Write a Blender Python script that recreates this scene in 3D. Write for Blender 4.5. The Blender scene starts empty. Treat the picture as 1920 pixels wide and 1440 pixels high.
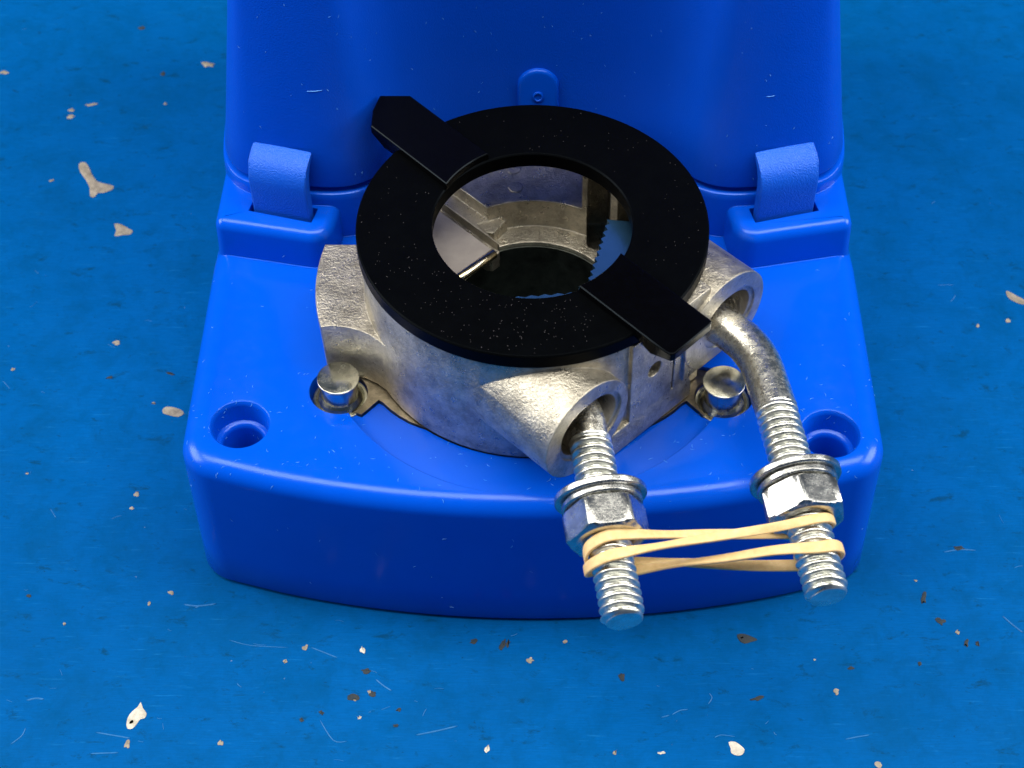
import bpy, bmesh, math, random
from mathutils import Vector, Matrix
S = bpy.context.scene
COL = S.collection
PI = math.pi
RAD = math.radians
random.seed(7)
# ------------------------------------------------------------------ camera, light, exposure (1 unit = 1 cm)
S.unit_settings.system = 'METRIC'
S.unit_settings.scale_length = 0.01
cam_d = bpy.data.cameras.new("camera")
cam = bpy.data.objects.new("camera", cam_d)
COL.objects.link(cam)
cr, cu, cf = Vector((0.99989207, 0.01072091, -0.01004585)), Vector((-0.00174554, 0.76560283, 0.64331117)), Vector((-0.01458801, 0.6432242, -0.76553891))
cpos = Vector((0.12724069, -19.81473015, 25.46788626))
m = Matrix.Identity(4)
for i in range(3):
    m[i][0], m[i][1], m[i][2], m[i][3] = cr[i], cu[i], -cf[i], cpos[i]
cam.matrix_world = m
cam_d.sensor_width = 36
cam_d.lens = 3725.2253847863876 / 1920 * 36
cam_d.clip_start = 0.5
cam_d.clip_end = 1000
cam_d.dof.use_dof = True
cam_d.dof.focus_distance = 28.9
cam_d.dof.aperture_fstop = 0.5
S.camera = cam
S.view_settings.view_transform = 'Standard'
S.view_settings.look = 'None'
S.view_settings.exposure = 0
S.view_settings.gamma = 1

W = bpy.data.worlds.new("World")
S.world = W
W.use_nodes = True
W.node_tree.nodes['Background'].inputs[0].default_value = (0.30, 0.55, 1.0, 1)
W.node_tree.nodes['Background'].inputs[1].default_value = 0.10


def area_lamp(name, loc, target, sx, sy, radiance, colour):
    d = bpy.data.lights.new(name, 'AREA')
    d.shape = 'RECTANGLE'
    d.size, d.size_y = sx, sy
    d.energy = radiance * PI * sx * sy
    d.color = colour
    o = bpy.data.objects.new(name, d)
    COL.objects.link(o)
    o.location = loc
    o.rotation_euler = (Vector(target) - Vector(loc)).to_track_quat('-Z', 'Y').to_euler()
    return o


area_lamp("bench_lamp", (0, -4, 62), (0, 0, 2), 90, 26, 9.6, (1.0, 0.96, 0.88))
area_lamp("window_light", (-72, 3, 42), (0, 0, 3), 50, 40, 10.2, (1.0, 0.98, 0.94))
area_lamp("window_light", (72, 3, 42), (0, 0, 3), 50, 40, 10.2, (1.0, 0.98, 0.94))

# ------------------------------------------------------------------ materials


def new_mat(name):
    M = bpy.data.materials.new(name)
    M.use_nodes = True
    N, L = M.node_tree.nodes, M.node_tree.links
    return M, N, L, N['Principled BSDF']


def nz(N, L, scale, detail=4, rough=0.6, coord='Object', stretch=None, dist=0.0):
    tc = N.new('ShaderNodeTexCoord')
    t = N.new('ShaderNodeTexNoise')
    t.inputs['Scale'].default_value = scale
    t.inputs['Detail'].default_value = detail
    t.inputs['Roughness'].default_value = rough
    t.inputs['Distortion'].default_value = dist
    if stretch:
        mp = N.new('ShaderNodeMapping')
        mp.inputs['Scale'].default_value = stretch[0]
        mp.inputs['Rotation'].default_value = stretch[1]
        L.new(tc.outputs[coord], mp.inputs[0])
        L.new(mp.outputs[0], t.inputs['Vector'])
    else:
        L.new(tc.outputs[coord], t.inputs['Vector'])
    return t.outputs['Fac']


def ramp(N, L, src, stops):
    r = N.new('ShaderNodeValToRGB')
    e = r.color_ramp.elements
    while len(e) < len(stops):
        e.new(0.5)
    for k, (p, c) in enumerate(stops):
        e[k].position = p
        e[k].color = (c, c, c, 1) if isinstance(c, (int, float)) else (*c, 1)
    L.new(src, r.inputs[0])
    return r.outputs[0]


def mix(N, L, fac, a, b):
    x = N.new('ShaderNodeMix')
    x.data_type = 'RGBA'
    if isinstance(fac, (int, float)):
        x.inputs[0].default_value = fac
    else:
        L.new(fac, x.inputs[0])
    for k, v in ((6, a), (7, b)):
        if isinstance(v, tuple):
            x.inputs[k].default_value = (*v, 1)
        else:
            L.new(v, x.inputs[k])
    return x.outputs[2]


def bump(N, L, P, h, strength, dist, bevel=0.0):
    b = N.new('ShaderNodeBump')
    b.inputs['Strength'].default_value = strength
    b.inputs['Distance'].default_value = dist
    L.new(h, b.inputs['Height'])
    if bevel:
        v = N.new('ShaderNodeBevel')
        v.samples = 6
        v.inputs['Radius'].default_value = bevel
        L.new(v.outputs[0], b.inputs['Normal'])
    L.new(b.outputs[0], P.inputs['Normal'])
    return b


BLUE = (0.0, 0.074, 0.60)


def plastic(name, col, rough, bscale, bstr, bevel=0.02, pale=None, spec=0.28):
    M, N, L, P = new_mat(name)
    n1 = nz(N, L, 1.1, 5)
    c = mix(N, L, ramp(N, L, n1, [(0.3, 0.0), (0.75, 0.25)]), col, tuple(v * 0.8 for v in col))
    if pale:
        n3 = nz(N, L, 9, 6, 0.75)
        c = mix(N, L, ramp(N, L, n3, [(0.42, 0.0), (0.62, 0.55)]), c, pale)
    L.new(c, P.inputs['Base Color'])
    n2 = nz(N, L, 4, 6)
    L.new(ramp(N, L, n2, [(0.3, rough - 0.05), (0.7, rough + 0.07)]), P.inputs['Roughness'])
    bump(N, L, P, nz(N, L, bscale, 3), bstr, 0.02, bevel)
    P.inputs['Specular IOR Level'].default_value = spec
    P.inputs['Specular Tint'].default_value = (0.64, 0.83, 1.0, 1)
    return M


M_BLUE = plastic("blue_plastic", BLUE, 0.2, 60, 0.05, spec=0.36)
M_LID = plastic("blue_plastic_textured", (0.0, 0.064, 0.55), 0.36, 45, 0.35)
M_CLIP = plastic("blue_plastic_matte", (0.004, 0.09, 0.60), 0.36, 40, 0.8, spec=0.5)
M_BLACK = plastic("black_anodised_plastic", (0.0007, 0.0008, 0.001), 0.4, 50, 0.12, 0.015, spec=0.03)
M_BLACKSIDE = plastic("black_gloss_plastic", (0.0007, 0.0007, 0.001), 0.2, 40, 0.03, 0.015, spec=0.08)


def metal(name, dark, light, rough, sc, bstr, bevel=0.03, stain=None, bscale=14, met=1.0, dst=0.4, scov=0.54, rv=0.1):
    M, N, L, P = new_mat(name)
    P.inputs['Metallic'].default_value = met
    n1 = nz(N, L, sc, 10, 0.75, dist=dst)
    c = ramp(N, L, n1, [(0.38, dark), (0.61, light)])
    if stain:
        n3 = nz(N, L, sc * 2.2, 10, 0.8, dist=dst)
        c = mix(N, L, ramp(N, L, n3, [(scov, 0.0), (scov + 0.12, 0.7)]), c, stain)
    L.new(c, P.inputs['Base Color'])
    n2 = nz(N, L, sc * 1.7, 6, 0.7)
    L.new(ramp(N, L, n2, [(0.3, rough - rv), (0.7, rough + rv)]), P.inputs['Roughness'])
    bump(N, L, P, nz(N, L, bscale, 6, 0.65, dist=0.5), bstr, 0.03, bevel)
    return M


M_CAST = metal("cast_zinc", (0.30, 0.275, 0.225), (0.56, 0.515, 0.42), 0.34, 2.8, 0.6, 0.035, (0.20, 0.185, 0.15), met=0.9, dst=0.15, scov=0.58, bscale=24, rv=0.12)
M_PLATED = metal("zinc_plated_steel", (0.38, 0.38, 0.365), (0.58, 0.58, 0.545), 0.25, 6, 0.10, 0.02, rv=0.06, bscale=26)
M_THREAD = metal("zinc_plated_thread", (0.56, 0.57, 0.52), (0.78, 0.78, 0.72), 0.32, 5, 0.12, 0.0)
M_SHANK = metal("zinc_plated_shank", (0.66, 0.64, 0.56), (0.88, 0.85, 0.76), 0.27, 7, 0.25, 0.0, (0.16, 0.16, 0.14), scov=0.60)
M_PIN = metal("turned_steel", (0.40, 0.40, 0.33), (0.66, 0.65, 0.55), 0.22, 3, 0.06, 0.012)
M_STEEL = metal("brown_steel_plate", (0.17, 0.145, 0.10), (0.36, 0.31, 0.23), 0.36, 3, 0.15, 0.0)
M_BRASS = metal("polished_pin", (0.62, 0.52, 0.32), (0.80, 0.70, 0.48), 0.2, 3, 0.03, 0.0)
M_JAW = metal("jaw_steel_blue_reflection", (0.10, 0.30, 0.56), (0.115, 0.33, 0.60), 0.3, 3, 0.0, 0.0, rv=0.0)  # steel jaw; the blue lid's reflection is painted into its base colour
M_BORE = metal("dark_bore_steel", (0.07, 0.085, 0.085), (0.12, 0.14, 0.135), 0.38, 3, 0.05, 0.0)

M, N, L, P = new_mat("tan_sheet_metal")
P.inputs['Metallic'].default_value = 0.6
L.new(ramp(N, L, nz(N, L, 3, 6), [(0.3, (0.30, 0.27, 0.25)), (0.7, (0.40, 0.36, 0.33))]), P.inputs['Base Color'])
P.inputs['Roughness'].default_value = 0.5
M_TAN = M

M, N, L, P = new_mat("tan_rubber")
n = nz(N, L, 9, 6, 0.65)
L.new(ramp(N, L, n, [(0.3, (0.62, 0.41, 0.17)), (0.7, (0.74, 0.53, 0.26))]), P.inputs['Base Color'])
P.inputs['Roughness'].default_value = 0.55
P.inputs['Subsurface Weight'].default_value = 0.15
P.inputs['Subsurface Radius'].default_value = (0.08, 0.04, 0.015)
P.inputs['Subsurface Scale'].default_value = 1.0
bump(N, L, P, nz(N, L, 40, 4), 0.25, 0.02)
M_RUBBER = M

# painted bench top
M, N, L, P = new_mat("painted_bench")
big = nz(N, L, 0.16, 5, 0.6)
c = ramp(N, L, big, [(0.3, (0.0, 0.074, 0.265)), (0.7, (0.0, 0.092, 0.325))])
mid = nz(N, L, 2.2, 8, 0.72, dist=0.4)
c = mix(N, L, ramp(N, L, mid, [(0.50, 0.0), (0.70, 0.75)]), c, (0.0, 0.060, 0.19))
grm = nz(N, L, 0.75, 9, 0.78, dist=0.3)
c = mix(N, L, ramp(N, L, grm, [(0.46, 0.0), (0.72, 0.8)]), c, (0.0, 0.055, 0.16))
drk = nz(N, L, 1.9, 12, 0.78, stretch=((1, 2.0, 1), (0, 0, 0.35)), dist=0.35)
c = mix(N, L, ramp(N, L, drk, [(0.565, 0.0), (0.655, 0.9)]), c, (0.002, 0.035, 0.075))
drk2 = nz(N, L, 5.5, 6, 0.7, stretch=((1, 1.6, 1), (0, 0, -0.9)), dist=0.6)
c = mix(N, L, ramp(N, L, drk2, [(0.655, 0.0), (0.70, 0.85)]), c, (0.004, 0.024, 0.042))
grn = nz(N, L, 16, 5, 0.75, stretch=((0.22, 2.6, 1), (0, 0, 0.03)))
c = mix(N, L, ramp(N, L, grn, [(0.38, 0.45), (0.6, 0.0)]), c, (0.0, 0.058, 0.19))
s1 = nz(N, L, 4.5, 6, 0.7, stretch=((0.35, 5.0, 1), (0, 0, 0.06)))
c = mix(N, L, ramp(N, L, s1, [(0.60, 0.0), (0.72, 0.5)]), c, (0.01, 0.17, 0.46))
s2 = nz(N, L, 3.0, 6, 0.75, stretch=((0.25, 6.0, 1), (0, 0, 1.2)))
c = mix(N, L, ramp(N, L, s2, [(0.62, 0.0), (0.74, 0.4)]), c, (0.01, 0.16, 0.42))
fine = nz(N, L, 26, 4, 0.7)
c = mix(N, L, ramp(N, L, fine, [(0.40, 0.22), (0.62, 0.0)]), c, (0.0, 0.07, 0.25))
spk = nz(N, L, 11, 2, 0.5)
c = mix(N, L, ramp(N, L, spk, [(0.785, 0.0), (0.81, 0.7)]), c, (0.22, 0.27, 0.33))
L.new(c, P.inputs['Base Color'])
L.new(ramp(N, L, nz(N, L, 1.3, 8, 0.7), [(0.3, 0.38), (0.7, 0.55)]), P.inputs['Roughness'])
P.inputs['Specular IOR Level'].default_value = 0.05
P.inputs['Specular Tint'].default_value = (0.5, 0.72, 1.0, 1)
bump(N, L, P, nz(N, L, 7, 8, 0.7), 0.25, 0.02)
M_BENCH = M


def flat_mat(name, c1, c2, rough, sc=12, emit=None):
    M, N, L, P = new_mat(name)
    L.new(ramp(N, L, nz(N, L, sc, 6, 0.7), [(0.35, c1), (0.65, c2)]), P.inputs['Base Color'])
    P.inputs['Roughness'].default_value = rough
    return M


M_CHIP = flat_mat("bare_primer", (0.17, 0.145, 0.11), (0.33, 0.285, 0.22), 0.7, 6)
M_CHIPDARK = flat_mat("grimy_chip", (0.004, 0.018, 0.032), (0.028, 0.030, 0.028), 0.8, 9)
M_CHIPPALE = flat_mat("pale_primer", (0.34, 0.31, 0.25), (0.62, 0.58, 0.50), 0.7, 6)
M_SCRATCH = flat_mat("scuffed_paint", (0.003, 0.12, 0.36), (0.03, 0.18, 0.44), 0.6, 4)
M_LINT = flat_mat("pale_lint", (0.02, 0.20, 0.66), (0.13, 0.38, 0.80), 0.6, 5)
M_DUST = flat_mat("grey_dust", (0.018, 0.016, 0.02), (0.06, 0.055, 0.06), 0.8, 9)

# ------------------------------------------------------------------ helpers


def finish(o, smooth=40):
    me = o.data
    if smooth:
        for p in me.polygons:
            p.use_smooth = True
        me.set_sharp_from_angle(angle=RAD(smooth))
    return o


def mesh_obj(name, verts, faces, mat, parent=None, smooth=40):
    me = bpy.data.meshes.new(name)
    me.from_pydata([tuple(v) for v in verts], [], faces)
    bm = bmesh.new()
    bm.from_mesh(me)
    bmesh.ops.remove_doubles(bm, verts=bm.verts, dist=1e-5)
    bmesh.ops.recalc_face_normals(bm, faces=bm.faces)
    bm.to_mesh(me)
    bm.free()
    o = bpy.data.objects.new(name, me)
    COL.objects.link(o)
    me.materials.append(mat)
    o.parent = parent
    return finish(o, smooth)


def thing(name, label, cat, loc=(0, 0, 0), group=None):
    o = bpy.data.objects.new(name, None)
    o.empty_display_size = 0.5
    COL.objects.link(o)
    o['label'], o['category'] = label, cat
    if group:
        o['group'] = group
    return o


def rings(rr, closed=True, cap0=True, cap1=True):
    """loft equal-length closed rings"""
    n = len(rr[0])
    V, F = [], []
    for r in rr:
        V += [tuple(p) for p in r]
    for k in range(len(rr) - 1):
        for i in range(n):
            j = (i + 1) % n
            F.append((k * n + i, k * n + j, (k + 1) * n + j, (k + 1) * n + i))
    if cap0:
        F.append(tuple(range(n - 1, -1, -1)))
    if cap1:
        F.append(tuple((len(rr) - 1) * n + i for i in range(n)))
    return V, F


def lathe(prof, c=(0, 0), n=48, axis=None):
    """prof list of (r,z); closed solid when first and last r are >0 -> caps"""
    rr = [[(c[0] + r * math.cos(2 * PI * i / n), c[1] + r * math.sin(2 * PI * i / n), z) for i in range(n)] for r, z in prof]
    return rings(rr)


def tube_solid(ro, ri, z0, z1, c=(0, 0), n=96, bev=0.02):
    prof = [(ri, z0), (ro - bev, z0), (ro, z0 + bev), (ro, z1 - bev), (ro - bev, z1), (ri + bev, z1), (ri, z1 - bev)]
    rr = [[(c[0] + r * math.cos(2 * PI * i / n), c[1] + r * math.sin(2 * PI * i / n), z) for i in range(n)] for r, z in prof]
    rr.append(rr[0])
    return rings(rr, cap0=False, cap1=False)


def prism(poly, z0, z1):
    return rings([[(x, y, z0) for x, y in poly], [(x, y, z1) for x, y in poly]])


def ccw(p):
    a = sum(p[i][0] * p[(i + 1) % len(p)][1] - p[(i + 1) % len(p)][0] * p[i][1] for i in range(len(p)))
    return p if a > 0 else p[::-1]


def round_poly(pts, rad, n=7):
    """polygon with filleted corners; rad one per corner"""
    out = []
    m_ = len(pts)
    for i in range(m_):
        p0, p1, p2 = Vector(pts[i - 1]), Vector(pts[i]), Vector(pts[(i + 1) % m_])
        r = rad[i] if isinstance(rad, (list, tuple)) else rad
        a, b = (p0 - p1), (p2 - p1)
        la, lb = a.length, b.length
        a.normalize()
        b.normalize()
        ang = a.angle(b)
        if r <= 1e-4 or ang > PI - 0.02:
            out.append(tuple(p1))
            continue
        t = min(r / math.tan(ang / 2), la * 0.49, lb * 0.49)
        r = t * math.tan(ang / 2)
        c = p1 + (a + b).normalized() * (r / math.sin(ang / 2))
        s, e = p1 + a * t, p1 + b * t
        a0 = math.atan2(s.y - c.y, s.x - c.x)
        d = math.atan2(e.y - c.y, e.x - c.x) - a0
        d = (d + PI) % (2 * PI) - PI
        for k in range(n + 1):
            q = a0 + d * k / n
            out.append((c.x + r * math.cos(q), c.y + r * math.sin(q)))
    return out


def inset(poly, d):
    """offset a ccw polygon inward by d along averaged normals"""
    n = len(poly)
    o = []
    for i in range(n):
        p0, p1, p2 = Vector(poly[i - 1]), Vector(poly[i]), Vector(poly[(i + 1) % n])
        e1, e2 = (p1 - p0), (p2 - p1)
        if e1.length < 1e-7:
            e1 = e2
        if e2.length < 1e-7:
            e2 = e1
        e1.normalize()
        e2.normalize()
        nn = Vector((-e1.y - e2.y, e1.x + e2.x))
        nn.normalize()
        k = max(0.5, nn.dot(Vector((-e1.y, e1.x))))
        o.append((p1.x + nn.x * d / k, p1.y + nn.y * d / k))
    return o


def catmull(P, n=8, closed=False):
    out = []
    m_ = len(P)
    rng = range(m_) if closed else range(m_ - 1)
    for i in rng:
        if closed:
            a, b, c, d = (Vector(P[(i + k) % m_]) for k in (-1, 0, 1, 2))
        else:
            a, b, c, d = (Vector(P[min(max(i + k, 0), m_ - 1)]) for k in (-1, 0, 1, 2))
        for k in range(n):
            t = k / n
            out.append(0.5 * ((2 * b) + (c - a) * t + (2 * a - 5 * b + 4 * c - d) * t * t + (3 * b - a - 3 * c + d) * t ** 3))
    if not closed:
        out.append(Vector(P[-1]))
    return out


def temp(VF):
    me = bpy.data.meshes.new("tmp")
    me.from_pydata([tuple(v) for v in VF[0]], [], VF[1])
    bm = bmesh.new()
    bm.from_mesh(me)
    bmesh.ops.remove_doubles(bm, verts=bm.verts, dist=1e-5)
    bmesh.ops.recalc_face_normals(bm, faces=bm.faces)
    bm.to_mesh(me)
    bm.free()
    o = bpy.data.objects.new("tmp", me)
    COL.objects.link(o)
    return o


def boolean(o, ops, smooth=40):
    """ops: list of ('+'|'-', (V,F)); applied in order"""
    for op, vf in ops:
        t = temp(vf)
        for attempt in range(4):
            md = o.modifiers.new("b", 'BOOLEAN')
            md.operation = 'UNION' if op == '+' else 'DIFFERENCE'
            md.solver = 'EXACT' if attempt < 3 else 'FAST'
            md.object = t
            t.location = (0.0013 * attempt, -0.0017 * attempt, 0.0011 * attempt)
            bpy.context.view_layer.update()
            dg = bpy.context.evaluated_depsgraph_get()
            me = bpy.data.meshes.new_from_object(o.evaluated_get(dg))
            if len(me.vertices) > 3:
                break
            o.modifiers.clear()
        o.modifiers.clear()
        old = o.data
        me.name = old.name
        o.data = me
        bpy.data.meshes.remove(old)
        tm = t.data
        bpy.data.objects.remove(t)
        bpy.data.meshes.remove(tm)
    return finish(o, smooth)


T = Vector((1, -1)).normalized()      # direction of the clamp axis in plan (towards lower right)
NN = Vector((1, 1)).normalized()


def tn(t, n):
    p = T * t + NN * n
    return (p.x, p.y)


def cyl_t(n0, z0, r, t0, t1, seg=40, r1=None):
    """cylinder along the clamp axis"""
    rr = []
    for t, rad in ((t0, r), (t1, r if r1 is None else r1)):
        ring = []
        for i in range(seg):
            a = 2 * PI * i / seg
            x, y = tn(t, n0 + rad * math.cos(a))
            ring.append((x, y, z0 + rad * math.sin(a)))
        rr.append(ring)
    return rings(rr)


def stadium_t(n0, n1, z0, r, t0, t1, seg=24):
    pr = [(n1 + r * math.cos(a), z0 + r * math.sin(a)) for a in [(-PI / 2 + PI * k / seg) for k in range(seg + 1)]]
    pr += [(n0 + r * math.cos(a), z0 + r * math.sin(a)) for a in [(PI / 2 + PI * k / seg) for k in range(seg + 1)]]
    rr = [[(*tn(t, n), z) for n, z in pr] for t in (t0, t1)]
    return rings(rr)


def box_tn(t0, t1, n0, n1, z0, z1):
    return prism(ccw([tn(t0, n0), tn(t1, n0), tn(t1, n1), tn(t0, n1)]), z0, z1)


def box(x0, x1, y0, y1, z0, z1):
    return prism([(x0, y0), (x1, y0), (x1, y1), (x0, y1)], z0, z1)


# ------------------------------------------------------------------ bench top (the surface everything stands on)
bench = mesh_obj("bench_top", [(-90, -60, 0), (90, -60, 0), (90, 110, 0), (-90, 110, 0), (-90, -60, -3), (90, -60, -3), (90, 110, -3), (-90, 110, -3)],
                 [(0, 1, 2, 3), (7, 6, 5, 4), (0, 4, 5, 1), (1, 5, 6, 2), (2, 6, 7, 3), (3, 7, 4, 0)], M_BENCH, smooth=0)
bench['kind'] = 'structure'
bench['label'] = 'blue painted workbench top, scratched and chipped'

# ------------------------------------------------------------------ actuator housing
ZT = 3.19
act = thing("damper_actuator", "blue plastic damper actuator on the bench with a cast metal clamp on its front plate", "actuator")


R_ = 16.0
yc_ = -3.37 + R_
front = [(5.06 * k / 16, yc_ - math.sqrt(R_ * R_ - (5.06 * k / 16) ** 2)) for k in range(-16, 17)]
poly = front + [(4.98, 1.4), (4.90, 2.6), (4.86, 10.0), (-4.86, 10.0), (-4.90, 2.6), (-4.98, 1.4)]
rads = [0] * len(poly)
rads[0] = rads[32] = 0.62
# drop points too near the corner so the fillet has room
keep = [i for i in range(len(poly)) if i not in (1, 2, 3, 29, 30, 31)]
outl = ccw(round_poly([poly[i] for i in keep], [rads[i] for i in keep], 10))


def base_ring(z, d):
    g = 1 - z / ZT
    out = []
    for x, y in inset(outl, d):
        k = min(1, max(0, -y / 2.0))
        out.append((x * (1 + 0.012 * g * k), y + 0.24 * g * k, z))
    return out


F_ = 0.30
prof = [(0.0, 0.09), (0.055, 0.085), (0.06, 0.015), (0.085, 0.0)] + [(ZT * q, 0.0) for q in (0.25, 0.5, 0.75)]
for k in range(0, 10):
    a = PI / 2 * k / 9
    prof.append((ZT - F_ + F_ * math.sin(a), F_ * (1 - math.cos(a))))
V, F = rings([base_ring(z, d) for z, d in prof])
base = mesh_obj("base", V, F, M_BLUE, act)


def shoulder(s):
    pts = [(-4.885, 1.56), (-3.10, 1.20), (-2.98, 1.9), (-3.0, 3.2), (-4.82, 3.2)]
    pts = [(-s * x, y) for x, y in pts]
    pl = round_poly(pts, [0.16, 0.34, 0.3, 0, 0], 8)
    pl = ccw(pl)
    f = 0.17
    z1 = 3.86
    pr = [(3.0, -0.03), (3.3, -0.01), (z1 - f, 0.0)] + [(z1 - f + f * math.sin(PI / 2 * k / 6), f * (1 - math.cos(PI / 2 * k / 6))) for k in range(1, 7)]
    return rings([[(x, y, z) for x, y in inset(pl, d)] for z, d in pr])


def slot(s):
    c = Vector((-3.85, 1.72))
    e = Vector((0.967, -0.255))
    nrm = Vector((0.255, 0.967))
    q = [c - e * 0.53 - nrm * 0.04, c + e * 0.49 - nrm * 0.04, c + e * 0.49 + nrm * 0.27, c - e * 0.53 + nrm * 0.27]
    return prism(ccw([(-s * p.x, p.y) for p in q]), 3.35, 4.2)


# lid outline (half), mirrored
half = [(0, 3.02), (0.7, 3.01), (1.35, 2.95), (1.86, 2.78), (2.14, 2.56), (2.40, 2.24), (2.66, 2.06), (2.95, 1.985), (3.3, 1.985), (3.75, 2.05), (4.12, 2.15),
        (4.42, 2.28), (4.62, 2.46), (4.76, 2.74), (4.82, 3.1), (4.85, 3.8), (4.86, 5.0), (4.86, 9.6)]
full = [(-x, y) for x, y in half[::-1]] + half[1:]
lid_out = [(p.x, p.y) for p in catmull([(x, y, 0) for x, y in full], 5)]
lid_out = ccw(lid_out)
# housing wall that carries the lid: rises from the plate behind the shoulders
wall_pr = [(3.0, -0.075), (3.95, -0.055), (4.03, -0.05), (4.065, -0.035), (4.08, -0.01), (4.08, 0.12), (4.3, 0.12)]
V, F = rings([[(x, min(y, 9.7), z) for x, y in inset(lid_out, d)] for z, d in wall_pr])
wall = (V, F)


def hole_cut(x, y, r1=0.40, r2=0.295):
    pr = [(r1 + 0.08, ZT + 0.05), (r1 + 0.07, ZT + 0.001), (r1 + 0.035, ZT - 0.010), (r1 + 0.012, ZT - 0.04), (r1, ZT - 0.08), (r1 - 0.005, ZT - 0.36), (r1 - 0.015, ZT - 0.385),
          (r2 + 0.055, ZT - 0.395), (r2 + 0.03, ZT - 0.405), (r2 + 0.01, ZT - 0.43), (r2, ZT - 0.48), (r2 - 0.01, ZT - 1.0), (r2 - 0.03, ZT - 1.02), (r2 - 0.04, 0.15)]
    return lathe(pr[::-1], (x, y), 56)


# sloping track around the clamp, deepest beside the stop pins, running out at the front
n_ = 96
trk_o = [(3.13 * math.cos(a), 3.13 * math.sin(a)) for a in [RAD(198) + RAD(144) * k / n_ for k in range(n_ + 1)]]
trk = trk_o + [(2.2 * math.cos(RAD(342)), -1.05), (2.2 * math.cos(RAD(198)), -1.05)]
trk = ccw(trk)


def track_floor(y):
    return ZT - max(0.0, 0.115 * (y + 3.12) / 1.9)


V, F = rings([[(x, y, track_floor(y)) for x, y in trk], [(x, y, ZT + 0.3) for x, y in trk]])
track = (V, F)
# pocket for the steel plate: round, with an ear towards each stop pin
ear = lambda s: ccw([(s * x, y) for x, y in [(-1.9, -0.6), (-3.05, -0.9), (-2.98, -1.45), (-2.47, -1.66), (-2.24, -1.385)] + [(r * math.cos(RAD(q)), r * math.sin(RAD(q))) for q, r in ((213, 2.61), (217, 2.585), (221, 2.555), (225, 2.52), (229, 2.47), (232, 2.43))] + [(-1.3, -1.5)]])
pocket = prism([(2.44 * math.cos(2 * PI * i / 72), 2.44 * math.sin(2 * PI * i / 72)) for i in range(72)], ZT - 0.13, ZT + 0.4)
PINS = [(-2.805, -1.30), (2.765, -1.36)]
pinhole = lambda p: prism([(p[0] + 0.455 * math.cos(2 * PI * i / 48) , p[1] + 0.08 + 0.45 * math.sin(2 * PI * i / 48)) for i in range(48)], ZT - 0.32, ZT + 0.4)
boolean(base, [('-', hole_cut(-4.215, -1.86)), ('-', hole_cut(4.265, -2.01)),
               ('-', track), ('-', pocket), ('-', prism(ear(1), ZT - 0.13, ZT + 0.4)), ('-', prism(ear(-1), ZT - 0.13, ZT + 0.4)),
               ('-', pinhole(PINS[0])), ('-', pinhole(PINS[1])), ('-', lathe([(1.34, 0.35), (1.34, 4)], (0, 0), 48))], 32)


def add_mesh(o, vf_or_obj):
    """join a finished temporary mesh into o"""
    bm = bmesh.new()
    bm.from_mesh(o.data)
    bm.from_mesh(vf_or_obj.data)
    bm.to_mesh(o.data)
    bm.free()
    me = vf_or_obj.data
    bpy.data.objects.remove(vf_or_obj)
    bpy.data.meshes.remove(me)


for s_ in (-1, 1):
    sh = temp(shoulder(s_))
    boolean(sh, [('-', slot(s_))], 32)
    add_mesh(base, sh)
add_mesh(base, temp(wall))
finish(base, 32)

# lid: rounded double-lobed shell with draft
tp = math.tan(RAD(7.4))
ZL = 4.18
lp = [(ZL, 0.06), (ZL, 0.02), (ZL + 0.012, 0.004), (ZL + 0.04, 0.0)] + [(ZL + q, q * tp) for q in (0.5, 1.0, 1.6, 2.2, 2.8, 3.4, 4.2, 6.6)]
zt2, d2 = ZL + 6.6, 6.6 * tp
lp += [(zt2 + 0.35 * math.sin(PI / 2 * k / 6), d2 + 0.35 * (1 - math.cos(PI / 2 * k / 6))) for k in range(1, 7)]
V, F = rings([[(x, y, z) for x, y in inset(lid_out, d)] for z, d in lp])
lid = mesh_obj("lid", V, F, M_LID, act, 35)
# raised tongue-shaped boss in the middle of the lid face
ub = []
for k in range(0, 25):
    a = PI * k / 24
    ub.append((0.315 * math.cos(a), 5.22 + 0.30 * math.sin(a)))
ub += [(-0.315, 4.5), (0.315, 4.5)]
cx = 0.075


def on_lid(z):
    return 3.02 + (z - ZL) * tp


rr = []
for off, d in ((0.25, 0.0), (-0.035, 0.0), (-0.058, 0.012), (-0.068, 0.035), (-0.07, 0.06)):
    rr.append([(cx + x, on_lid(z) + off, z) for x, z in inset(ccw(ub), d)])
V, F = rings(rr)
gb = mesh_obj("gate_boss", V, F, M_BLUE, lid, 40)
V, F = [], []
rr = []
for r, o in ((0.085, 0.0), (0.085, -0.02), (0.06, -0.028), (0.05, -0.012), (0.02, -0.012)):
    rr.append([(cx + r * math.cos(2 * PI * i / 24), on_lid(5.06 + r * math.sin(2 * PI * i / 24)) - 0.068 + o, 5.06 + r * 1.1 * math.sin(2 * PI * i / 24)) for i in range(24)])
V, F = rings(rr)
mesh_obj("moulding_mark", V, F, M_BLUE, lid, 40)


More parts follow.
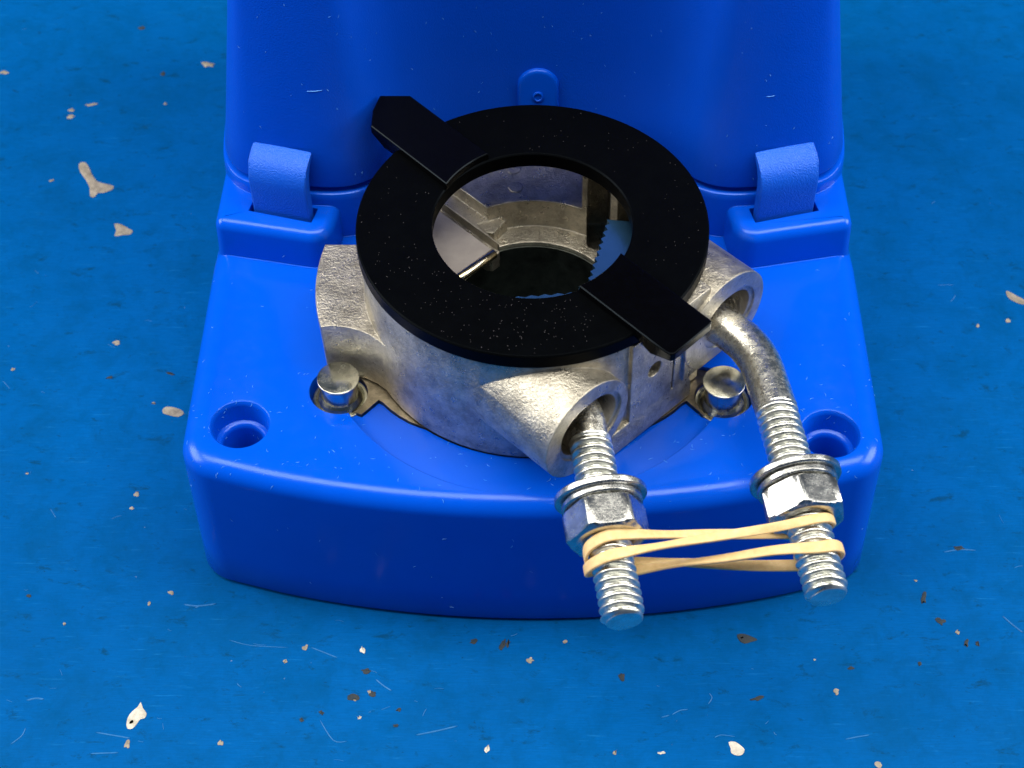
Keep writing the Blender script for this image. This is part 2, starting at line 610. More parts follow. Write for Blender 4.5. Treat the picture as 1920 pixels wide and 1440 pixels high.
def clip(s):
    c = Vector((-3.85, 1.72))
    e = Vector((0.967, -0.255))
    nrm = Vector((0.255, 0.967))
    outer = [(0.0, 3.45), (0.0, 3.9), (0.0, 4.25), (0.004, 4.44), (0.025, 4.55), (0.075, 4.665), (0.15, 4.75), (0.25, 4.815), (0.35, 4.855), (0.43, 4.875)]
    inner = [(0.43, 4.82), (0.36, 4.76), (0.29, 4.69), (0.23, 4.58), (0.2, 4.42), (0.2, 4.25), (0.2, 3.9), (0.2, 3.45)]
    prf = outer + inner
    rr = []
    for u, dd in ((-0.46, 0.025), (-0.445, 0.006), (-0.42, 0.0), (0.0, 0.0), (0.41, 0.0), (0.435, 0.006), (0.45, 0.025)):
        ring = []
        for d, z in prf:
            zz = z + (0.02 * (1 - (u / 0.45) ** 2)) * max(0, (z - 4.4))
            q = c + e * (u + 0.035 * max(0, z - 3.9) * (-1 if u < 0 else -0.6)) + nrm * (d + (dd if d < 0.1 else -dd))
            ring.append((-s * q.x, q.y, zz))
        rr.append(ring)
    V, F = rings(rr)
    o = mesh_obj("clip", V, F, M_CLIP, act, 35)
    return o


clip(-1)
clip(1)

# steel plate in the pocket
pl = prism([(2.42 * math.cos(2 * PI * i / 72), 2.42 * math.sin(2 * PI * i / 72)) for i in range(72)], ZT - 0.135, ZT - 0.055)
plate = mesh_obj("steel_plate", *pl, M_STEEL, act, 30)
boolean(plate, [('+', prism(inset(ear(1), 0.02), ZT - 0.136, ZT - 0.052)), ('+', prism(inset(ear(-1), 0.02), ZT - 0.136, ZT - 0.052)),
                ('-', lathe([(1.31, 2), (1.31, 4)], (0, 0), 48))] +
               [('-', lathe([(0.40, 2), (0.40, 4)], (p[0], p[1] + 0.06), 40)) for p in PINS], 30)

# stop pins: turned, with collar, each a part
for p in PINS:
    pr = [(0.41, ZT - 0.32), (0.41, ZT - 0.10), (0.395, ZT - 0.075), (0.36, ZT - 0.07), (0.345, ZT - 0.10), (0.335, ZT - 0.07), (0.30, ZT - 0.02), (0.272, ZT + 0.02), (0.268, ZT + 0.30), (0.285, ZT + 0.33),
          (0.305, ZT + 0.345), (0.31, ZT + 0.36), (0.305, ZT + 0.375), (0.292, ZT + 0.38)]
    mesh_obj("stop_pin", *lathe(pr, p, 56), M_PIN, act, 22)

# ------------------------------------------------------------------ shaft clamp casting (part of the actuator)
Z0, Z1 = 3.17, 5.17
body_pr = [(2.44, Z0), (2.46, Z0 + 0.05), (2.455, Z1 - 0.04), (2.43, Z1)]
clampo = mesh_obj("shaft_clamp", *lathe(body_pr, (0, 0), 128), M_CAST, act)
lug_pts = [(3.17 * math.cos(RAD(a)), 3.17 * math.sin(RAD(a))) for a in range(167, 199, 3)]
lug_pts += [(-2.86, -0.905), (-2.66, -0.935), (-2.48, -0.99), (-2.32, -1.08), (-2.16, -1.22), (-2.03, -1.375), (-1.2, -1.2), (-1.2, 0.7)]
lug = rings([[(x * k, y * k, z) for x, y in ccw(lug_pts)] for z, k in ((Z0, 0.985), (3.9, 0.995), (4.2, 1.0), (4.25, 0.997))])
LB = (-1.45, 4.28, 0.80)
RB = (1.36, 4.28, 0.83)
ops = [('+', lug)]
ops += [('+', box_tn(1.0, 2.47, -0.52, 1.05, Z0 + 0.003, Z1 - 0.003))]
ops += [('+', rings([[(*tn(t, n), z) for t, n in [(1.0, -0.93), (2.47 + e, -0.93), (2.47 + e, 0.72), (1.0, 0.72)]] for z, e in ((Z0 - 0.002, 0.05), (3.42, 0.055), (3.56, 0.0))]))]
ops += [('+', box_tn(0.8, 2.515, 0.55, 1.36, 3.61, 4.6))]
ops += [('+', cyl_t(LB[0], LB[1], LB[2], 0.4, 2.53, 56)), ('+', cyl_t(RB[0], RB[1], RB[2], 0.4, 2.53, 56))]
# trimmed flush with the ring seat and the steel plate
ops += [('-', box(-5, 5, -5, 5, Z1, Z1 + 1)), ('-', box(-5, 5, -5, 5, Z0 - 1.2, Z0 - 0.001))]
# bores for the U-bolt legs
ops += [('-', stadium_t(LB[0] - 0.03, LB[0] + 0.16, LB[1], 0.44, 1.35, 3.2)), ('-', stadium_t(1.42, 1.50, RB[1], 0.42, 1.35, 3.2))]
ops += [('-', stadium_t(LB[0] - 0.03, LB[0] + 0.16, LB[1], 0.51, 2.49, 3.2)), ('-', stadium_t(1.42, 1.50, RB[1], 0.50, 2.50, 3.2))]
# central cavity: well, stepped seat, open back shelf
ops += [('-', lathe([(1.63, 3.72), (1.66, 4.1), (1.68, 6)], (0, 0), 96)), ('-', lathe([(1.28, 2), (1.28, 4)], (0, 0), 96))]
ops += [('-', prism(ccw([(-2.0, 0.95), (0.74, 0.95), (0.74, 2.9), (-2.0, 2.9)]), 4.22, 6))]
ops += [('-', prism(ccw([(0.82, 1.2), (1.16, 1.0), (1.16, 2.08), (0.82, 2.08)]), 3.3, 6))]
ops += [('-', prism(ccw([tn(-2.3, -1.0), tn(-1.2, -1.0), tn(-1.2, 0.12), tn(-2.3, 0.12)]), 4.02, 6))]
ops += [('-', prism(ccw([(1.26, 0.4), (1.62, 0.4), (1.62, 1.7), (1.26, 1.7)]), 3.73, 6))]
ops += [('+', prism(ccw([tn(-1.72, 0.13), tn(-1.15, 0.13), tn(-1.05, 0.19), tn(-1.05, 0.34), tn(-1.72, 0.42)]), 3.5, 3.98))]
ops += [('-', box_tn(-2.45, -0.9, 0.16, 0.58, 3.97, 6)), ('-', box_tn(-2.45, -0.9, 0.05, 0.34, 3.80, 6))]
ops += [('+', prism(ccw([tn(-1.75, 0.36), tn(-1.42, 0.36), tn(-1.30, 0.46), tn(-1.36, 0.80), tn(-1.75, 0.80)]), 3.6, 3.95))]
# small threaded hole and slit in the flat front face
ops += [('-', cyl_t(-0.04, 4.33, 0.135, 1.9, 3, 28)), ('-', box_tn(2.2, 3.0, 0.345, 0.385, 3.56, 6))]
ops += [('-', box_tn(2.36, 3.2, 0.74, 2.3, 3.0, 3.62))]
boolean(clampo, ops, 38)
clampo['label'] = 'grey cast zinc clamp body under the black ring'
# ejector marks on the back shelf
for x, y in ((-0.26, 1.95), (-0.30, 2.35)):
    mesh_obj("ejector_mark", *lathe([(0.115, 4.20), (0.112, 4.226), (0.10, 4.229), (0.02, 4.2285)], (x, y), 28), M_CAST, clampo, 40)
# bore sleeve below
mesh_obj("bore_sleeve", *lathe([(1.275, 0.4), (1.275, 3.64), (1.255, 3.64), (1.245, 2.6), (1.235, 0.8), (0.02, 0.7)], (0, 0), 72), M_BORE, clampo, 40)
# sliding block with its polished cross pin
q = ccw([tn(-2.25, -0.97), tn(-0.93, -0.97), tn(-0.93, 0.085), tn(-2.25, 0.085)])
mesh_obj("sliding_block", *prism(q, 3.98, 4.12), M_TAN, clampo, 30)
rr = []
for n1 in (-1.0, -0.98, 0.07, 0.09):
    r = 0.075 if abs(n1) not in (1.0, 0.09) else 0.06
    ring = []
    for i in range(24):
        a = 2 * PI * i / 24
        x, y = tn(-0.89 + r * math.cos(a), n1)
        ring.append((x, y, 4.09 + r * math.sin(a)))
    rr.append(ring)
mesh_obj("cross_pin", *rings(rr), M_BRASS, clampo, 50)
mesh_obj("block_screw", *lathe([(0.15, 4.11), (0.15, 4.22), (0.13, 4.25), (0.03, 4.25)], tn(-1.95, -0.42), 28), M_STEEL, clampo, 40)


# serrated V jaw, apex towards the U-bolt legs
def serr(a, b, n, depth, side):
    a, b = Vector(a), Vector(b)
    d = b - a
    nr = Vector((-d.y, d.x)).normalized() * side
    out = []
    for k in range(n):
        out.append(a + d * (k / n))
        out.append(a + d * ((k + 0.5) / n) + nr * depth)
    out.append(b)
    return [tuple(p) for p in out]


apx = (0.73, -0.86)
jw = serr((1.08, 0.55), apx, 11, 0.055, 1) + serr(apx, (-0.75, -1.02), 8, 0.032, 1)[1:]
jw += [(-0.75, -1.45), (0.5, -1.52), (1.1, -1.15), (1.5, -0.6), (1.58, 0.0), (1.5, 0.5)]
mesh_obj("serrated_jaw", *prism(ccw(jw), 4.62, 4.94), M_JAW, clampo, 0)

# ------------------------------------------------------------------ black ring with pointer bar
ring = thing("pointer_ring", "flat black ring with a raised pointer bar, lying on top of the cast clamp", "ring")
RT = 5.42
V, F = tube_solid(2.5, 1.42, Z1 + 0.003, RT, n=160, bev=0.022)
mesh_obj("ring_disc", V, F, M_BLACK, ring, 30)


def bar_pt(t, n):
    a = RAD(-1.6)
    t2, n2 = t * math.cos(a) + n * math.sin(-a) * -1, n * math.cos(a) + t * math.sin(a)
    return tn(t2, n2)


def bar(poly_tn, name, zbot):
    pl = [bar_pt(t, n) for t, n in poly_tn]
    cc = ccw(pl)
    if cc != pl:
        poly_tn = poly_tn[::-1]
    pl = [bar_pt(t, n) for t, n in poly_tn]
    zt = 5.535
    rr = [[(x, y, zbot(t)) for (x, y), (t, n) in zip(pl, poly_tn)]]
    rr.append([(x, y, zt - 0.015) for x, y in pl])
    rr.append([(x, y, zt) for x, y in inset(pl, 0.015)])
    V, F = rings(rr)
    return mesh_obj(name, V, F, M_BLACKSIDE, ring, 25)


hw = 0.43
arc = [(-1.43 * math.cos(RAD(a)), 1.43 * math.sin(RAD(a))) for a in [math.degrees(math.asin(hw / 1.43)) * (1 - 2 * k / 12) for k in range(13)]]
pb = [(-3.10, hw), (-3.43, 0.10), (-3.27, -0.19), (-3.04, -hw)]
under = lambda t: RT - 0.01 if abs(t) < 2.46 else (5.28 if abs(t) < 2.8 else 5.40)
seg = [(-2.75, -hw), (-2.45, -hw)]
seg2 = [(-2.45, hw), (-2.75, hw)]
bar(pb + seg + arc[::-1] + seg2, "pointer_bar", under)
arc2 = [(-t, n) for t, n in arc]
pe = [(2.45, -hw), (2.75, -hw), (3.02, -hw), (3.10, -hw + 0.02), (3.13, -hw + 0.08), (3.13, hw - 0.06), (3.10, hw - 0.01), (3.04, hw), (2.75, hw), (2.45, hw)]
bar(pe + arc2, "pointer_bar", under)

# ------------------------------------------------------------------ U-bolt
ubolt = thing("u_bolt", "zinc plated U-bolt whose two bent threaded legs stick out of the clamp towards the front", "bolt")


def frame(d):
    d = d.normalized()
    w = d.cross(Vector((0, 0, 1))).normalized()     # sideways
    u = w.cross(d).normalized()                     # upwards
    return d, u, w


def sweep(path, rad, seg=28, caps=True):
    rr = []
    n = len(path)
    for i, p in enumerate(path):
        d = (path[min(i + 1, n - 1)] - path[max(i - 1, 0)])
        d, u, w = frame(d)
        r = rad[i] if isinstance(rad, list) else rad
        rr.append([p + u * (r * math.sin(2 * PI * k / seg)) + w * (r * math.cos(2 * PI * k / seg)) for k in range(seg)])
    return rings(rr)


def threaded(p0, d, s0, s1, r, pitch=0.118, seg=36, parent=None, name="threaded_leg"):
    d, u, w = frame(d)
    per = 8
    ns = int((s1 - s0) / pitch * per)
    rr = []
    dep = 0.05
    for i in range(ns + 1):
        s = s0 + (s1 - s0) * i / ns
        ring = []
        fade = min(1, (s - s0) / 0.12, (s1 - s) / 0.05 + 0.35)
        ch = max(0.0, 1 - (s1 - s) / 0.07) * 0.05
        for k in range(seg):
            a = 2 * PI * k / seg
            ph = (s / pitch - k / seg) % 1.0
            tri = abs(ph * 2 - 1)
            tri = min(1, max(0, (tri - 0.25) / 0.65))
            rad = r - dep * tri * fade - ch + 0.004 * math.sin(9 * s + 5 * a)
            ring.append(p0 + d * s + (u * math.sin(a) + w * math.cos(a)) * rad)
        rr.append(ring)
    c = p0 + d * s1
    V, F = rings(rr)
    o = mesh_obj(name, V, F, M_THREAD, parent, 60)
    vs = [abs((v.co - p0).dot(d) - s1) < 2e-3 for v in o.data.vertices]
    for e_ in o.data.edges:
        if vs[e_.vertices[0]] and vs[e_.vertices[1]]:
            e_.use_edge_sharp = True
    return o


def hexnut(p0, d, s0, s1, af, parent, rot):
    d, u, w = frame(d)
    rc = af / math.cos(PI / 6) / 2
    seg = 72
    rr = []
    ch = 0.075
    L_ = s1 - s0
    for s, lim in ((s0, af / 2 * 0.93), (s0 + 0.01, af / 2 * 0.97), (s0 + ch * 0.5, (af / 2 + rc) / 2), (s0 + ch, rc), (s0 + L_ / 2, rc), (s1 - ch, rc), (s1 - ch * 0.72, af / 2 + 0.72 * (rc - af / 2)), (s1 - ch * 0.42, af / 2 + 0.3 * (rc - af / 2)), (s1 - 0.015, af / 2 * 0.97), (s1, af / 2 * 0.93), (s1, 0.35), (s1 - 0.06, 0.28)):
        ring = []
        for k in range(seg):
            a = 2 * PI * k / seg
            b = (a - rot + PI / 6) % (PI / 3) - PI / 6
            r = min(lim, af / 2 / math.cos(b))
            ring.append(p0 + d * s + (u * math.sin(a) + w * math.cos(a)) * r)
        rr.append(ring)
    V, F = rings(rr)
    return mesh_obj("hex_nut", V, F, M_PLATED, parent, 28)


def washer(p0, d, s0, s1, ro, ri, parent, name="washer", tilt=0.0, off=(0, 0)):
    d, u, w = frame(d)
    p0 = p0 + u * off[0] + w * off[1]
    d2 = (d + u * tilt).normalized()
    d2_, u2, w2 = frame(d2)
    seg = 56
    b = 0.02
    rr = []
    c = p0 + d * (s0 + s1) / 2
    h = (s1 - s0) / 2
    for r, s in ((ri, -h), (ro - b, -h), (ro, -h + b), (ro, h - b), (ro - b, h), (ri, h), (ri, -h)):
        rr.append([c + d2_ * s + (u2 * math.sin(2 * PI * k / seg) + w2 * math.cos(2 * PI * k / seg)) * r for k in range(seg)])
    V, F = rings(rr, cap0=False, cap1=False)
    return mesh_obj(name, V, F, M_PLATED, parent, 40)


LP, LT = Vector((0.75, -2.6, 4.20)), Vector((1.205, -5.62, 3.80))
RP, RTIP = Vector((3.37, -2.36, 4.20)), Vector((3.865, -5.26, 3.84))
LD, RD = (LT - LP), (RTIP - RP)
LLEN, RLEN = LD.length, RD.length
LD.normalize()
RD.normalize()
RR = 0.295


def bend_path(start_t, start_n, z, corner, P, d, s_end, rad):
    a = Vector((*tn(start_t, start_n), z))
    cpt = Vector(corner)
    e = P + d * s_end
    d1, d2 = (a - cpt).normalized(), (e - cpt).normalized()
    p1, p2 = cpt + d1 * rad, cpt + d2 * rad
    pts = [a + (p1 - a) * k / 4 for k in range(4)]
    for k in range(13):
        t = k / 12
        pts.append(p1 * (1 - t) ** 2 + cpt * 2 * t * (1 - t) + p2 * t * t)
    pts.append(e)
    return pts


# straight inner ends run along the clamp axis inside the bosses, then bend to the front
lc = LP + LD * -0.22
lt, ln = lc.xy.dot(T), lc.xy.dot(NN)
lpath = bend_path(1.45, ln, lc.z, lc, LP, LD, 0.40, 0.30)
mesh_obj("shank", *sweep(lpath, RR - 0.03), M_SHANK, ubolt, 60)
rc_ = Vector((3.17, -1.33, 4.24))
rpath = bend_path(1.45, rc_.xy.dot(NN), 4.24, rc_, RP, RD, 0.06, 0.42)
mesh_obj("shank", *sweep(rpath, RR), M_SHANK, ubolt, 60)
threaded(LP, LD, 0.33, LLEN, RR, parent=ubolt)
threaded(RP, RD, 0.02, RLEN, RR, parent=ubolt)
for P0, D0, sw, tl, hr in ((LP, LD, 1.16, -0.10, RAD(92)), (RP, RD, 1.10, -0.06, RAD(50))):
    washer(P0, D0, sw, sw + 0.11, 0.63, 0.32, ubolt, tilt=tl)
    washer(P0, D0, sw + 0.13, sw + 0.24, 0.55, 0.32, ubolt, "spring_washer", tilt=tl * 0.3)
    hexnut(P0, D0, sw + 0.245, sw + 0.75, 1.0, ubolt, hr)

# ------------------------------------------------------------------ rubber band doubled round both legs
Ld, Lu, Lw = frame(LD)
Rd, Ru, Rw = frame(RD)
# frame() sideways vector points to -X for a leg heading to -Y
sg = -1 if Lw.x > 0 else 1


def LPT(s, ang, r=RR + 0.035):
    a = RAD(ang)      # 0 = right, 90 = up, 180 = left, 270 = below
    return LP + Ld * s + (Lw * (-sg * math.cos(a)) + Lu * math.sin(a)) * r


def RPT(s, ang, r=RR + 0.035):
    a = RAD(ang)
    return RP + Rd * s + (Rw * (-sg * math.cos(a)) + Ru * math.sin(a)) * r


band = []      # (point, width direction, width)


def add(p, wd, w=0.15):
    band.append((p, wd.normalized(), w))


# A: over the left leg from the right
for ang, s in ((70, 1.98), (110, 2.0), (150, 2.03), (180, 2.08), (215, 2.14), (255, 2.20), (290, 2.22)):
    add(LPT(s, ang, RR + 0.05), Ld, 0.17)
c0, c1 = LPT(2.23, 300), RPT(2.38, 75)
for t, dz in ((0.25, -0.02), (0.5, -0.03), (0.75, 0.0)):
    add(c0.lerp(c1, t) + Vector((0, 0.03, dz)), Ld + Lu * (1.2 - 1.6 * t), 0.14)
for ang, s in ((95, 2.40), (60, 2.38), (30, 2.36), (0, 2.33), (-35, 2.31), (-75, 2.30), (-115, 2.30)):
    add(RPT(s, ang, RR + 0.05), Rd, 0.17)
c0, c1 = RPT(2.32, -125), LPT(2.02, -60)
for t in (0.25, 0.5, 0.75):
    add(c0.lerp(c1, t) + Vector((0, -0.03, 0.0)), Ld + Lu * (-0.9 + 2.0 * t), 0.15)
for ang, s in ((-75, 2.04), (-110, 2.10), (-150, 2.21), (-180, 2.28), (-215, 2.31), (-250, 2.30), (-285, 2.27)):
    add(LPT(s, ang, RR + 0.075), Ld, 0.16)
c0, c1 = LPT(2.24, -290), RPT(2.0, 100)
for t in (0.2, 0.5, 0.8):
    add(c0.lerp(c1, t), Ld + Lu * (0.9 - 1.8 * t), 0.13)
for ang, s in ((90, 1.98), (55, 1.95), (25, 1.92), (0, 1.88), (-35, 1.85), (-75, 1.83), (-110, 1.82)):
    add(RPT(s, ang, RR + 0.04), Rd, 0.14)
c0, c1 = RPT(1.83, -125), LPT(1.98, 62)
for t in (0.25, 0.5, 0.75):
    add(c0.lerp(c1, t), Ld + Lu * (-1.0 + 1.8 * t), 0.14)
P3 = catmull([b[0] for b in band], 6, True)
W3 = catmull([b[1] for b in band], 6, True)
H3 = catmull([Vector((b[2], 0, 0)) for b in band], 6, True)
rr = []
n_ = len(P3)
for i in range(n_):
    d = (P3[(i + 1) % n_] - P3[i - 1]).normalized()
    wv = W3[i] - d * W3[i].dot(d)
    wv.normalize()
    nv = d.cross(wv).normalized()
    hwid = H3[i].x / 2
    th = 0.027
    ringp = []
    for k in range(16):
        a = 2 * PI * k / 16
        ca, sa = math.cos(a), math.sin(a)
        ringp.append(P3[i] + wv * hwid * math.copysign(abs(ca) ** 0.5, ca) + nv * th * math.copysign(abs(sa) ** 0.4, sa))
    rr.append(ringp)
rr.append(rr[0])
V, F = rings(rr, cap0=False, cap1=False)
rb = mesh_obj("rubber_band", V, F, M_RUBBER, None, 70)
rb['label'] = 'tan rubber band twisted twice round the two threaded bolt legs'
rb['category'] = 'rubber band'

# ------------------------------------------------------------------ chips and scratches in the bench paint


def px(x, y, z=0.0):
    d = cf + cr * ((x - 960) / 3725.2253847863876) - cu * ((y - 720) / 3725.2253847863876)
    t = (z - cpos.z) / d.z
    return cpos + d * t


def chip(x, y, w, h, mat, rot=0, pts=None, sink=0.0):
    c = px(x, y)
    if pts:
        pl = [px(a, b).xy for a, b in pts]
    else:
        k = cf.dot(c - cpos) / 3725.2
        pl = []
        m_ = 11
        for i in range(m_):
            a = 2 * PI * i / m_
            r = 1 + random.uniform(-0.42, 0.36)
            u, v = math.cos(a) * r * w / 2 * k, math.sin(a) * r * h / 2 * k / 0.74
            pl.append(Vector((c.x + u * math.cos(rot) - v * math.sin(rot), c.y + u * math.sin(rot) + v * math.cos(rot))))
    pl = [tuple(p) for p in catmull([(p[0], p[1], 0) for p in pl], 2, True)]
    pl = ccw([(p[0], p[1]) for p in pl])
    V, F = rings([[(x_, y_, -0.01) for x_, y_ in pl], [(x_, y_, 0.006) for x_, y_ in pl], [(x_, y_, 0.011) for x_, y_ in inset(pl, 0.012)]])
    return mesh_obj("paint_chip", V, F, mat, bench, 40)


chip(0, 0, 0, 0, M_CHIP, pts=[(148, 308), (158, 304), (166, 312), (172, 326), (182, 340), (198, 345), (213, 349), (210, 356), (194, 362), (184, 362), (177, 370), (169, 368), (168, 352), (160, 336), (150, 322)])
chip(0, 0, 0, 0, M_CHIP, pts=[(214, 420), (228, 421), (240, 428), (249, 433), (244, 440), (230, 441), (215, 443), (218, 432)])
chip(0, 0, 0, 0, M_CHIPPALE, pts=[(264, 1317), (268, 1328), (275, 1338), (271, 1347), (263, 1349), (257, 1357), (249, 1366), (240, 1367), (237, 1359), (240, 1345), (248, 1334), (258, 1326)])
chip(0, 0, 0, 0, M_CHIPDARK, pts=[(243, 1352), (250, 1349), (252, 1355), (246, 1359), (241, 1358)])
chip(0, 0, 0, 0, M_CHIP, pts=[(305, 768), (312, 763), (326, 764), (338, 768), (345, 775), (334, 782), (318, 779), (306, 775)])
chip(0, 0, 0, 0, M_CHIPDARK, pts=[(1382, 1190), (1396, 1189), (1412, 1195), (1420, 1200), (1408, 1204), (1396, 1207), (1386, 1201)])
chip(1391, 1196, 12, 6, M_CHIP, 0.2)
chip(0, 0, 0, 0, M_CHIPPALE, pts=[(1366, 1392), (1378, 1391), (1390, 1399), (1396, 1406), (1392, 1415), (1382, 1417), (1371, 1412), (1370, 1403)])
chip(0, 0, 0, 0, M_CHIP, pts=[(1886, 546), (1894, 548), (1908, 556), (1920, 562), (1928, 570), (1916, 571), (1900, 565), (1889, 557)])
for q in [(390, 121, 26, 13, 0), (267, 53, 18, 9, 1), (8, 136, 20, 9, 0), (133, 207, 13, 9, 0), (133, 219, 15, 10, 0), (170, 197, 26, 7, 0), (306, 138, 12, 9, 1), (96, 339, 12, 6, 0), (218, 643, 16, 9, 0), (24, 693, 12, 8, 2),
          (310, 195, 9, 6, 0), (205, 708, 15, 6, 1), (320, 701, 20, 5, 1), (1891, 602, 11, 8, 0), (1834, 611, 7, 7, 0), (239, 1396, 12, 15, 0), (680, 1219, 10, 13, 2), (573, 1215, 12, 11, 0), (913, 1406, 9, 16, 2), (414, 1393, 14, 9, 0),
          (687, 1258, 22, 12, 1), (698, 1301, 14, 12, 1), (662, 1307, 26, 12, 1), (664, 1312, 10, 6, 0), (693, 1298, 7, 8, 0), (748, 1331, 13, 8, 1), (603, 1337, 11, 8, 1), (742, 1361, 10, 7, 1), (674, 1346, 9, 6, 2), (565, 1350, 11, 10, 1),
          (256, 926, 11, 14, 0), (247, 953, 9, 6, 2), (320, 1111, 13, 10, 2), (280, 1131, 8, 8, 0), (121, 1170, 7, 8, 0), (55, 1117, 12, 6, 1), (994, 1238, 14, 11, 0), (1060, 1204, 9, 7, 0), (1568, 1297, 12, 12, 0), (1795, 1185, 10, 9, 0),
          (1724, 1245, 9, 8, 3), (1732, 1122, 12, 26, 1), (1763, 1165, 18, 14, 1), (1833, 1207, 8, 10, 1), (1812, 1205, 10, 18, 1), (942, 1210, 10, 24, 1), (952, 1160 + 47, 8, 14, 1), (888, 1203, 16, 9, 1), (535, 1240, 8, 9, 0), (1597, 1253, 16, 6, 1),
          (1648, 1434, 16, 14, 0), (1153, 1412, 8, 10, 0), (1240, 1412, 14, 6, 2), (1546, 1055, 20, 8, 1), (51, 888, 6, 6, 0), (288, 756, 10, 5, 0), (1717, 1089, 6, 5, 2), (1527, 1237, 5, 4, 2), (1798, 1028, 22, 10, 1), (1165, 1270, 12, 20, 1), (1420, 1310, 26, 8, 1)]:
    chip(q[0], q[1], q[2] * 0.85, q[3] * 0.8, [M_CHIP, M_CHIPDARK, M_CHIPPALE if q[1] > 1150 else M_CHIP, M_CHIPDARK][q[4]], random.uniform(-0.3, 0.3))


def strips(name, lines, mat, parent, zf, wid):
    V, F = [], []
    for ln in lines:
        pts = [Vector(p) for p in ln[0]]
        w = ln[1] if len(ln) > 1 else wid
        n = len(pts)
        b0 = len(V)
        for i, p in enumerate(pts):
            d = (pts[min(i + 1, n - 1)] - pts[max(i - 1, 0)])
            if d.length < 1e-6:
                d = Vector((1, 0, 0))
            nr = ln[2] if len(ln) > 2 else Vector((0, 0, 1))
            s = d.cross(nr).normalized() * w * (0.35 if i in (0, n - 1) else 1.0) * 0.5
            V += [p + s, p + nr * w * 0.4, p - s]
        for i in range(n - 1):
            a = b0 + 3 * i
            F += [(a, a + 1, a + 4, a + 3), (a + 1, a + 2, a + 5, a + 4)]
    me = bpy.data.meshes.new(name)
    me.from_pydata([tuple(v) for v in V], [], F)
    me.materials.append(mat)
    o = bpy.data.objects.new(name, me)
    COL.objects.link(o)
    o.parent = parent
    o['kind'] = 'stuff'
    return o


sc = []


def sline(pts, w):
    q = [px(x, y, 0.003) for x, y in pts]
    sc.append((catmull(q, 4), w * (0.62 if w > 0.0145 else 1.0)))


for pts, w in (([(584, 1214), (610, 1224), (632, 1233)], 0.025), ([(705, 1274), (720, 1286), (734, 1295)], 0.03),
               ([(180, 1373), (215, 1379), (244, 1384)], 0.03), ([(170, 1413), (195, 1412), (222, 1411)], 0.03), ([(345, 1133), (370, 1136), (405, 1132)], 0.04), ([(365, 1140), (378, 1134)], 0.03), ([(50, 1313), (68, 1309), (82, 1311)], 0.04),
               ([(780, 1378), (820, 1370), (858, 1361)], 0.035), ([(1340, 1383), (1352, 1378), (1378, 1381)], 0.02), ([(1585, 1386), (1610, 1381), (1630, 1378)], 0.03), ([(1880, 1155), (1900, 1172), (1918, 1186)], 0.035), ([(1260, 1340), (1275, 1332), (1290, 1330)], 0.02),
               ([(1330, 1300), (1335, 1308), (1328, 1320)], 0.02), ([(600, 1350), (625, 1388), (650, 1390)], 0.02), ([(1240, 1345), (1255, 1341)], 0.03), ([(20, 1395), (40, 1380), (48, 1365)], 0.02), ([(1770, 1035), (1800, 1030), (1830, 1032)], 0.03), ([(430, 1200), (470, 1210), (540, 1214)], 0.015)):
    sline(pts, w)
for k in range(80):
    x, y = random.uniform(0, 1920), 1440 * random.random() ** 0.55
    if 380 < x < 1620 and y < 1150:
        continue
    a = random.gauss(0, 0.5) + (PI / 2 if random.random() < 0.2 else 0)
    l_ = random.uniform(4, 20) * (1.6 if random.random() < 0.1 else 1)
    sline([(x, y), (x + l_ * 0.5 * math.cos(a), y + l_ * 0.5 * math.sin(a) + random.uniform(-1.5, 1.5)), (x + l_ * math.cos(a), y + l_ * math.sin(a))], random.uniform(0.004, 0.009))
strips("paint_scratches", sc, M_SCRATCH, bench, 0.003, 0.02)

# lint and scuffs on the plastic front plate and front wall
li = []
bpy.context.view_layer.update()
dg = bpy.context.evaluated_depsgraph_get()
base_eval = base.evaluated_get(dg)
lid_eval = lid.evaluated_get(dg)


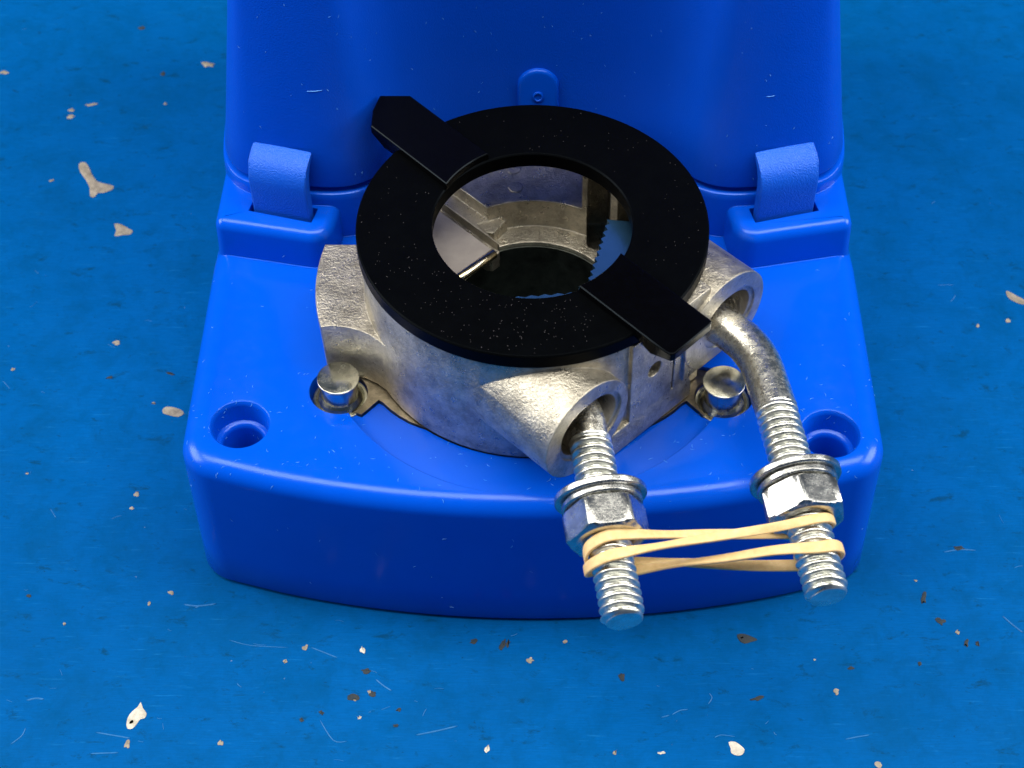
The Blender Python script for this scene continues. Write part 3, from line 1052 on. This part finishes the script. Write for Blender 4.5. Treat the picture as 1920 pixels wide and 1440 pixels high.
def lint(ev, x, y, size, lst, w):
    d = (px(x, y) - cpos).normalized()
    ok, loc, nr, _ = ev.ray_cast(cpos, d)
    if not ok:
        return
    a = random.uniform(0, 2 * PI)
    t1 = nr.cross(Vector((math.cos(a), math.sin(a), 0.31))).normalized()
    t2 = nr.cross(t1)
    b = random.uniform(-0.7, 0.7)
    p = loc + nr * 0.002
    lst.append(([p - t1 * size / 2, p + t2 * size * b * 0.3, p + t1 * size / 2], w, nr))


for k in range(480):
    x = random.uniform(350, 1650)
    y = random.choice((random.uniform(480, 900), random.uniform(700, 920), random.uniform(930, 1150)))
    if y > 930 and random.random() < 0.75:
        continue
    lint(base_eval, x, y, random.uniform(0.015, 0.075) * (1.8 if random.random() < 0.06 else 1), li, random.uniform(0.005, 0.011))
strips("lint", li, M_LINT, base, 0, 0.01)
li2 = []
for k in range(90):
    lint(lid_eval, random.uniform(430, 1585), random.uniform(0, 340), random.uniform(0.015, 0.05), li2, random.uniform(0.005, 0.009))
d_ = [(590, 171, 0.22), (1443, 181, 0.14)]
for x, y, s_ in d_:
    d = (px(x, y) - cpos).normalized()
    ok, loc, nr, _ = lid_eval.ray_cast(cpos, d)
    if ok:
        li2.append(([loc + nr * 0.002 - Vector((s_ / 2, 0, 0)), loc + nr * 0.003, loc + nr * 0.002 + Vector((s_ / 2, 0, 0.02))], 0.014, nr))
strips("lint", li2, M_LINT, lid, 0, 0.01)
# grey dust specks on the black ring
du = []
for k in range(260):
    r, a = math.sqrt(random.uniform(1.48 ** 2, 2.45 ** 2)), random.uniform(0, 2 * PI)
    if random.random() < 0.5:
        a = random.gauss(RAD(255), 0.7)
    p = Vector((r * math.cos(a), r * math.sin(a), RT + 0.002))
    if abs(p.xy.dot(NN)) < 0.62:
        continue
    s_ = random.uniform(0.003, 0.009) * (2 if random.random() < 0.05 else 1)
    b = random.uniform(0, PI)
    e = Vector((math.cos(b), math.sin(b), 0)) * s_
    du.append(([p - e, p, p + e], random.uniform(0.006, 0.012), Vector((0, 0, 1))))
strips("dust_specks", du, M_DUST, bpy.data.objects["ring_disc"], 0, 0.01)
